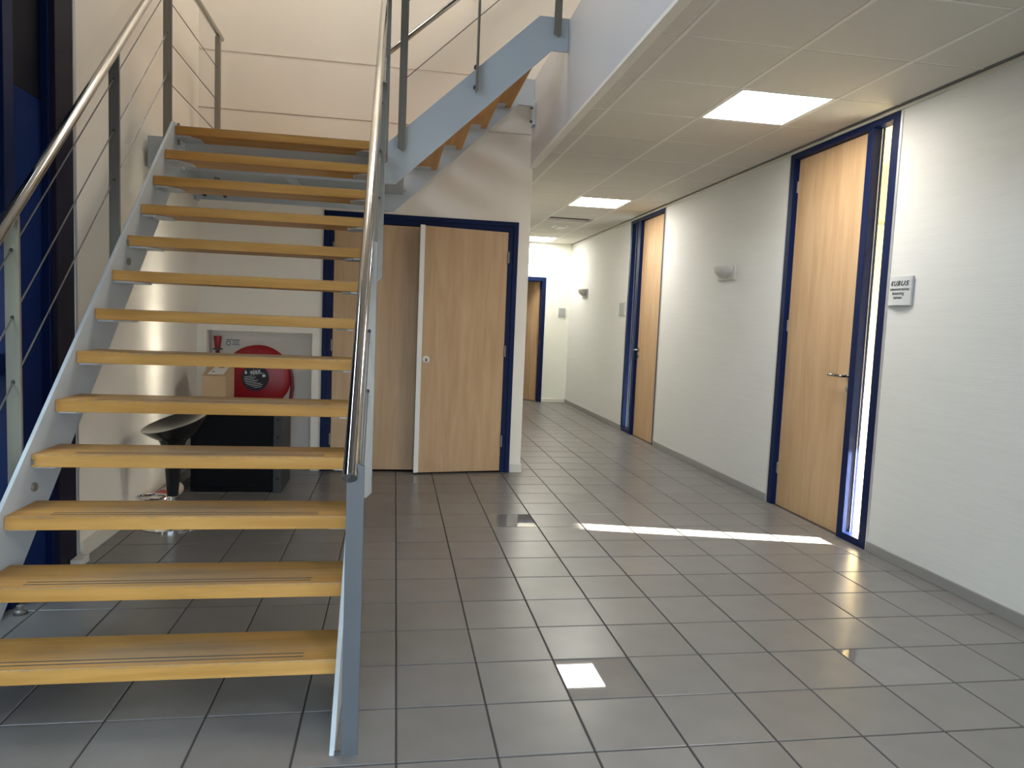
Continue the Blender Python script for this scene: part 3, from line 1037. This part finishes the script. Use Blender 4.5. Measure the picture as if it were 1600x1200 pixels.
# ------------------------------------------------------------------ upper flight along the back wall
uf = st
sp = [(-0.60, 7.21), (-0.22, 7.21), (3.13, 10.36), (3.495, 10.36), (3.495, 11.08), (2.83, 11.08), (-0.60, 7.90)]
MB().prism(sp, 'y', 9.42, 9.47).build('stringer', 'steel_grey', uf, bevel=0.004, seg=1)
sp2 = [(-0.30, 7.20), (-0.25, 7.20), (3.05, 10.32), (3.495, 10.32), (3.495, 11.02), (2.83, 11.08), (-0.30, 8.18)]
MB().prism(sp2, 'y', 13.36, 13.41).build('stringer', 'steel_grey', uf, bevel=0.004, seg=1)
utm = box(0, 0.80, 9.475 - 11.4, 13.355 - 11.4, -TH, 0).mesh('tread', 'tread_up', bevel=0.012)
ubm = MB().prism([(0.12, 0), (0.62, 0), (0.62, 0.45), (0.34, 0.45), (0.12, 0.25)], 'z', -TH - 0.03, -TH).mesh('tread_bracket', 'steel_grey')
ubm2 = MB().prism([(0.12, 0), (0.62, 0), (0.62, -0.40), (0.34, -0.40), (0.12, -0.22)], 'z', -TH - 0.03, -TH).mesh('tread_bracket', 'steel_grey')
for k in range(0, 5):
    x, z = -0.565 + GO * k, ZL + RI * k
    if k > 0:
        place('tread', utm, (x, 11.4, z), uf)
    place('tread_bracket', ubm, (x, 9.475, z), uf)
    place('tread_bracket', ubm2, (x, 13.355, z), uf)
ep = box(3.42, 3.495, 13.0, 13.36, 9.72, 10.34).build('end_plate', 'steel_grey', uf, bevel=0.01)
be = MB()
for dz in (9.84, 10.2):
    be.tube([(3.36, 13.15, dz), (3.42, 13.15, dz)], 0.035, 8)
be.each('bolt', 'steel_dark', ep, smooth=True)


def unose(x):
    return ZL + SL * (x + 0.565)


def upost(x, w_, d_, zb, zt):
    pg = MB().prism([(x - w_ / 2, zb + 0.08), (x + w_ / 2 - 0.05, zb), (x + w_ / 2, zb + 0.05), (x + w_ / 2, zt), (x - w_ / 2, zt)], 'y', 9.33 - d_ / 2, 9.33 + d_ / 2)
    p_ = pg.build('post', 'inox', uf, bevel=0.004, seg=1)
    MB().tube([(x - 0.03, 9.34, zb + 0.12), (x - 0.03, 9.44, zb + 0.12)], 0.04, 10).build('bolt', 'steel_dark', p_, smooth=True)
    MB().tube([(x - 0.03, 9.34, zb + 0.55), (x - 0.03, 9.44, zb + 0.55)], 0.04, 10).build('bolt', 'steel_dark', p_, smooth=True)


upost(-0.10, 0.165, 0.045, 7.90, unose(-0.1) + 2.95)
upost(1.48, 0.05, 0.15, 9.28, unose(1.48) + 2.95)
upost(3.22, 0.165, 0.045, 10.62, unose(3.22) + 2.95)
for off in (2.47, 1.66, 0.90):
    if off == 1.66 or off == 2.47:
        continue
    MB().tube([(-0.06, 9.33, unose(-0.06) + off + 0.12), (3.22, 9.33, unose(3.22) + off + 0.12)], 0.010, 8).build('cable', 'cable', uf, smooth=True)
for off in (1.83, 2.6):
    MB().tube([(-0.06, 9.33, unose(-0.06) + off), (3.22, 9.33, unose(3.22) + off)], 0.010, 8).build('cable', 'cable', uf, smooth=True)
MB().tube([(-0.35, 9.33, unose(-0.35) + 3.0), (3.4, 9.33, unose(3.4) + 3.0)], 0.071, 18).build('handrail', 'inox_pol', uf, smooth=True)
# wall-side handrail
def wz(x):
    return 11.27 + 0.88 * (x + 0.53)
wrl = MB().tube([(-0.50, 13.22, wz(-0.50)), (3.3, 13.22, wz(3.3))], 0.071, 18).build('wall_handrail', 'inox_pol', uf, smooth=True)
for x in (-0.12, 1.75, 3.1):
    MB().tube([(x, 13.56, wz(x) - 0.22), (x, 13.25, wz(x) - 0.2), (x, 13.22, wz(x) - 0.05)], 0.028, 8).build('rail_bracket', 'inox', wrl, smooth=True)

# ------------------------------------------------------------------ wall lamps
def sconce(y, label):
    t = thing('wall_lamp', (XR, y, 5.85), label, 'wall lamp', 'unlit bowl wall lamps in the corridor')
    box(XR - 0.06, XR, y - 0.52, y + 0.52, 5.83, 6.23).build('back_plate', 'sconce', t, bevel=0.01)
    vs, fs = [], []
    nu, nv_ = 20, 8
    for layer, (sx, sy, sz) in enumerate(((0.33, 0.47, 0.34), (0.29, 0.43, 0.30))):
        for j in range(nv_ + 1):
            ph = (math.pi / 2) * j / nv_
            for i in range(nu + 1):
                th = math.pi * i / nu
                rr = math.cos(ph)
                vs.append((XR - 0.06 - sx * math.sin(th) * rr, y + sy * math.cos(th) * rr, 6.22 - sz * math.sin(ph)))
    W_ = nu + 1
    N_ = W_ * (nv_ + 1)
    for layer in range(2):
        for j in range(nv_):
            for i in range(nu):
                q = layer * N_ + j * W_ + i
                fs.append((q, q + 1, q + W_ + 1, q + W_))
    for i in range(nu):
        fs.append((i, N_ + i, N_ + i + 1, i + 1))
    MB()._add(vs, fs).build('bowl', 'sconce', t, smooth=True)


sconce(13.25, 'pale grey bowl wall lamp between the two tall corridor doors')
sconce(29.3, 'small pale bowl wall lamp near the far end of the corridor')

# ------------------------------------------------------------------ door signs
def curved_plate(t, ya, yb, z0, z1, bulge):
    n = 10
    front, back = [], []
    for i in range(n + 1):
        s = i / n
        y = ya + (yb - ya) * s
        b_ = bulge * (1 - (2 * s - 1) ** 2)
        front.append((XR - 0.035 - b_, y))
        back.append((XR - 0.015 - b_, y))
    return MB().prism(front + back[::-1], 'z', z0, z1).build('face', 'sign', t, smooth=True)


t = thing('door_sign', (XR, 5.82, 4.95), 'silver name sign with dark lettering beside the nearest door', 'sign')
ya, yb = 5.50, 6.13
curved_plate(t, ya, yb, 4.96, 5.50, 0.06)
for y in (ya - 0.02, yb):
    box(XR - 0.05, XR, y, y + 0.02, 4.95, 5.51).build('end_profile', 'alu', t, bevel=0.004, seg=1)
xs = XR - 0.098
rows = (('KUBUS', 5.372, 0.130, 0.32, 0.0022), ('Administraties', 5.265, 0.080, 0.15, 0.0006), ('Belasting', 5.185, 0.080, 0.15, 0.0006), ('Advies', 5.105, 0.080, 0.15, 0.0006))
for body, z, s, sh, bo_ in rows:
    lt = text(body, s, 'ink', t, (xs, 5.80, z), (0, -1, 0), (0, 0, 1), shear=sh, bold=bo_, depth=0.003, space=1.22 if body.isupper() else 1.1)
    for vtx in lt.data.vertices:      # wrap the print onto the bowed face of the plate
        q = min(max((vtx.co.y / U + 5.82 - ya) / (yb - ya), 0.0), 1.0)
        off = (vtx.co.x / U + XR) - xs
        vtx.co.x = (-0.0395 - 0.06 * (1 - (2 * q - 1) ** 2) + 0.3 * off) * U

t = thing('door_sign', (XR, 23.0, 4.9), 'small grey sign plate beside the second corridor door', 'sign')
box(XR - 0.05, XR, 22.62, 23.35, 4.86, 5.42).build('backing', 'alu', t, bevel=0.01)
box(XR - 0.06, XR - 0.05, 22.67, 23.30, 4.90, 5.38).build('face', 'sign_grey', t)
t = thing('door_sign', (9.03, YF, 4.8), 'small grey sign plate on the far end wall', 'sign')
box(8.84, 9.24, YF - 0.05, YF, 4.78, 5.32).build('backing', 'alu', t, bevel=0.01)
box(8.88, 9.20, YF - 0.06, YF - 0.05, 4.83, 5.27).build('face', 'sign_grey', t)

# ------------------------------------------------------------------ under the stair: bar stool
SX, SY = -4.45, 8.27
t = thing('bar_stool', (SX, SY, 0), 'black bar stool with a tilted scoop seat and chrome foot under the stairs', 'stool')
MB().lathe([(0.0, 0), (0.60, 0), (0.60, 0.035), (0.42, 0.06), (0.12, 0.10), (0.09, 0.18), (0.0, 0.18)], (SX, SY, 0), 'z', 40).build('base', 'chrome', t, smooth=True)
MB().lathe([(0.0, 0.15), (0.085, 0.15), (0.085, 0.62), (0.0, 0.62)], (SX, SY, 0), 'z', 24).build('gas_lift', 'chrome', t, smooth=True)
MB().lathe([(0.0, 0.60), (0.105, 0.60), (0.15, 1.25), (0.23, 1.66), (0.28, 1.76), (0.0, 1.78)], (SX + 0.03, SY, 0), 'z', 28).build('column', 'black_gloss', t, smooth=True)
ring = [(SX - 0.30 + 0.30 * math.cos(a_), SY - 0.12 + 0.20 * math.sin(a_), 0.60) for a_ in [2 * math.pi * i / 24 for i in range(25)]]
MB().tube(ring, 0.028, 8).build('footrest', 'chrome', t, smooth=True)
vs, fs = [], []
nr, na = 10, 40
tilt = Matrix.Rotation(math.radians(-16), 3, 'Y') @ Matrix.Rotation(math.radians(11), 3, 'X')
ctr = Vector((SX + 0.08, SY, 2.10))


def seat_pt(r, a_, inner):
    x, y = 0.66 * r * math.cos(a_), 0.56 * r * math.sin(a_)
    if inner:
        z = -0.18 * (1 - r ** 2)
    else:
        z = -0.42 * (1 - r ** 2.2)
    return tilt @ Vector((x, y, z)) + ctr


for inner in (False, True):
    base_i = len(vs)
    for i in range(nr + 1):
        for k in range(na):
            vs.append(seat_pt(max(i / nr, 0.001) * (0.95 if inner else 1.0), 2 * math.pi * k / na, inner))
    for i in range(nr):
        for k in range(na):
            k2 = (k + 1) % na
            fs.append((base_i + i * na + k, base_i + i * na + k2, base_i + (i + 1) * na + k2, base_i + (i + 1) * na + k))
NN = (nr + 1) * na
for k in range(na):
    k2 = (k + 1) % na
    fs.append((nr * na + k, nr * na + k2, NN + nr * na + k2, NN + nr * na + k))
MB()._add(vs, fs).build('seat', 'black_gloss', t, smooth=True)

# black cabinet
t = thing('equipment_cabinet', (-3.8, 11.7, 0), 'low black steel cabinet standing under the stairs', 'cabinet')
box(-4.82, -2.93, 11.02, 12.5, 0.03, 1.93).build('body', 'black_matt', t, bevel=0.015)
box(-4.72, -3.03, 10.995, 11.02, 0.14, 1.83).build('front_panel', 'black_matt', t, bevel=0.01)
pr_ = box(-2.93, -2.74, 10.99, 12.5, 0.0, 1.93).build('corner_rail', 'black_rail', t, bevel=0.012)
ho = MB()
for z in (0.35, 0.75, 1.35, 1.78):
    ho.lathe([(0.035, 0), (0.035, -0.006)], (-2.83, 10.99, z), 'y', 12)
ho.each('rail_hole', 'void', pr_)

# cardboard box on the cabinet
t = thing('cardboard_box', (-4.37, 11.75, 1.93), 'plain brown cardboard box with a white slip on top of the black cabinet', 'box')
def lid(y):
    return 2.76 + (y - 11.30) * 0.30 / 0.95
MB().prism([(11.30, 1.93), (12.25, 1.93), (12.25, lid(12.25)), (11.30, lid(11.30))], 'x', -4.64, -4.10).build('carton', 'kraft', t, bevel=0.012)
sv = [(-4.54, 11.40), (-4.18, 11.40), (-4.13, 12.10), (-4.44, 12.10)]
sl_ = MB()._add([(x, y, lid(y) + d) for d in (0.002, 0.008) for x, y in sv], [(0, 1, 2, 3), (7, 6, 5, 4), (0, 4, 5, 1), (1, 5, 6, 2), (2, 6, 7, 3), (3, 7, 4, 0)])
sl_.build('address_slip', 'paper', t)
sm_ = MB()
for yy, x0, w0 in ((11.98, -4.36, 0.18), (11.90, -4.38, 0.20), (11.80, -4.38, 0.14), (11.52, -4.46, 0.05)):
    sm_._add([(x, y, lid(y) + d) for d in (0.009, 0.011) for x, y in ((x0, yy), (x0 + w0, yy), (x0 + w0, yy + 0.045), (x0, yy + 0.045))],
             [(0, 1, 2, 3), (7, 6, 5, 4), (0, 4, 5, 1), (1, 5, 6, 2), (2, 6, 7, 3), (3, 7, 4, 0)])
sm_.build('slip_print', 'ink', t)['kind'] = 'stuff'

# fire hose reel
RC = Vector((-3.80, 13.62, 2.56))
t = thing('hose_reel', (RC.x, 14.1, RC.z), 'red fire hose reel with a round black label in the wall niche', 'hose reel')
fr_ = MB().lathe([(0.0, -0.19), (0.75, -0.19), (0.80, -0.17), (0.85, -0.13), (0.87, -0.10), (0.85, -0.08), (0.75, -0.11), (0.0, -0.12)], RC, 'y', 56)
disc = fr_.build('front_flange', 'red', t, smooth=True)
MB().lathe([(0.0, 0.30), (0.83, 0.30), (0.87, 0.27), (0.83, 0.24), (0.0, 0.24)], RC, 'y', 48).build('rear_flange', 'red', t, smooth=True)
hc = MB()
for n_ in range(4):
    hc.lathe([(0.66, -0.07 + n_ * 0.085), (0.72, -0.09 + n_ * 0.085), (0.78, -0.05 + n_ * 0.085), (0.72, -0.01 + n_ * 0.085)], RC, 'y', 40)
hc.each('hose_coil', 'hose', t, smooth=True)
MB().tube([(RC.x, 13.5, RC.z), (RC.x, 14.14, RC.z)], 0.10, 16).build('axle', 'steel_dark', t, smooth=True)
hs_ = MB().tube([(-3.10, 13.58, 3.05), (-2.95, 13.56, 2.88), (-2.88, 13.54, 2.6), (-2.86, 13.54, 2.3), (-2.90, 13.52, 1.95), (-2.99, 13.5, 1.68), (-3.04, 13.48, 1.50)], 0.05, 12)
hs_.build('hose_end', 'hose', t, smooth=True)
MB().tube([(-3.04, 13.48, 1.51), (-3.06, 13.47, 1.18)], 0.05, 12, 0.035).build('nozzle', 'plastic_white', t, smooth=True)
LC = Vector((-3.81, RC.y - 0.192, 2.56))
lab = MB().lathe([(0.0, 0.0), (0.355, 0.0), (0.355, -0.008), (0.0, -0.008)], LC, 'y', 48).build('label_disc', 'ink', disc)
rg = MB().lathe([(0.340, -0.008), (0.350, -0.008), (0.350, -0.011), (0.340, -0.011)], LC, 'y', 48)
tl = math.radians(10)
xd, yd = (math.cos(tl), 0, math.sin(tl)), (-math.sin(tl), 0, math.cos(tl))
for body, dx, dz, s in (('ajax', 0.0, 0.175, 0.18),):
    text(body, s, 'ink_light', disc, (LC.x + dx, LC.y - 0.011, LC.z + dz), xd, yd, bold=0.002)
mk = MB()
mk.lathe([(0.032, -0.009), (0.032, -0.012)], (-0.215, 0, 0.17), 'y', 12)
mk.prism([(-0.235, 0.20), (-0.195, 0.20), (-0.215, 0.245)], 'y', -0.012, -0.009)
for i_, (x0, x1, z) in enumerate(((-0.28, -0.06, 0.06), (-0.29, 0.02, 0.015), (-0.29, -0.02, -0.03), (-0.28, 0.06, -0.075), (-0.26, 0.02, -0.12), (-0.23, 0.12, -0.165), (-0.15, 0.16, -0.21), (-0.08, 0.12, -0.26), (0.02, 0.24, 0.09))):
    mk.box(x0, x1, -0.012, -0.009, z, z + 0.012)
mk.box(0.19, 0.27, -0.012, -0.009, -0.01, 0.06)
rm_ = Matrix.Rotation(-tl, 3, 'Y')
mk.v = [rm_ @ p + LC for p in mk.v]
mk.build('label_print', 'ink_light', disc)['kind'] = 'stuff'
t = thing('water_valve', (-4.86, NY, 3.2), 'red tap handle in the niche above the cardboard box', 'valve')
MB().lathe([(0.0, 0.34), (0.10, 0.34), (0.105, 0.30), (0.07, 0.02), (0.0, 0.0)], (-4.88, 13.86, 3.30), 'z', 20).build('handle', 'red', t, smooth=True)
MB().lathe([(0.0, 0.0), (0.13, 0.0), (0.13, 0.03), (0.05, 0.05)], (-4.88, 13.86, 3.27), 'z', 20).build('collar', 'steel_dark', t, smooth=True)
MB().tube([(-4.88, 13.86, 3.28), (-4.88, 13.86, 2.3)], 0.055, 12).tube([(-4.88, 13.86, 2.9), (-4.88, NY, 2.9)], 0.05, 12).build('pipe', 'hose', t, smooth=True)
t = thing('instruction_sign', (-4.55, NY, 3.42), 'small white instruction sign on the niche wall beside the red tap', 'sign')
box(-4.76, -4.34, NY - 0.012, NY, 3.32, 3.56).build('plate', 'paper', t)
pk = MB().lathe([(0.062, 0), (0.062, -0.003)], (-4.66, NY - 0.012, 3.44), 'y', 20)
pk.box(-4.56, -4.37, NY - 0.015, NY - 0.012, 3.40, 3.415).box(-4.56, -4.39, NY - 0.015, NY - 0.012, 3.44, 3.452).box(-4.56, -4.37, NY - 0.015, NY - 0.012, 3.475, 3.487).box(-4.72, -4.37, NY - 0.015, NY - 0.012, 3.525, 3.545)
pk.build('print', 'ink', t)['kind'] = 'stuff'
MB().lathe([(0.045, 0), (0.045, -0.002)], (-4.66, NY - 0.015, 3.44), 'y', 20).build('symbol_field', 'paper', t)

# rolled plastic bag on the floor
t = thing('rolled_bag', (-5.0, 10.0, 0), 'rolled white plastic bag with red print on the floor behind the stool', 'bag')
p0, p1 = Vector((-5.08, 9.35, 0.17)), Vector((-4.98, 10.70, 0.20))
rl = []
for i_ in range(7):
    s = i_ / 6
    rl.append(p0.lerp(p1, s))
MB().tube([(-5.10, 9.2, 0.18), (-5.06, 9.6, 0.19), (-5.03, 10.1, 0.20), (-5.0, 10.6, 0.2)], 0.17, 20).build('roll', 'wrap', t, bevel=0.03, smooth=True)
MB().tube([(-5.085, 9.4, 0.184), (-5.06, 9.6, 0.19), (-5.05, 9.75, 0.193)], 0.174, 20).build('red_print', 'wrap_red', t, smooth=True)
MB().tube([(-5.10, 9.19, 0.18), (-5.10, 9.21, 0.18)], 0.12, 16).build('inner_layer', 'wrap_red', t, smooth=True)

# white socket lead and door stop at the left
t = thing('socket_block', (-5.2, 6.0, 0), 'white plastic socket block on the floor at the foot of the navy post', 'socket')
box(-5.30, -5.12, 5.80, 6.12, 0.0, 0.12).build('housing', 'plastic_white', t, bevel=0.02)
MB().tube([(-5.2, 5.80, 0.05), (-5.24, 5.6, 0.03), (-5.25, 5.4, 0.02)], 0.02, 8).build('lead', 'plastic_white', t, smooth=True)
t = thing('door_stop', (-5.15, 3.9, 0), 'small metal door stop on the floor at the far left', 'door stop')
MB().lathe([(0.0, 0), (0.07, 0), (0.07, 0.04), (0.04, 0.06), (0.05, 0.12), (0.0, 0.14)], (-5.15, 3.9, 0), 'z', 16).build('post', 'inox', t, smooth=True)
MB().lathe([(0.0, 0.0), (0.09, 0.0), (0.09, 0.02), (0.0, 0.02)], (-5.15, 3.9, 0), 'z', 16).build('base', 'steel_dark', t, smooth=True)
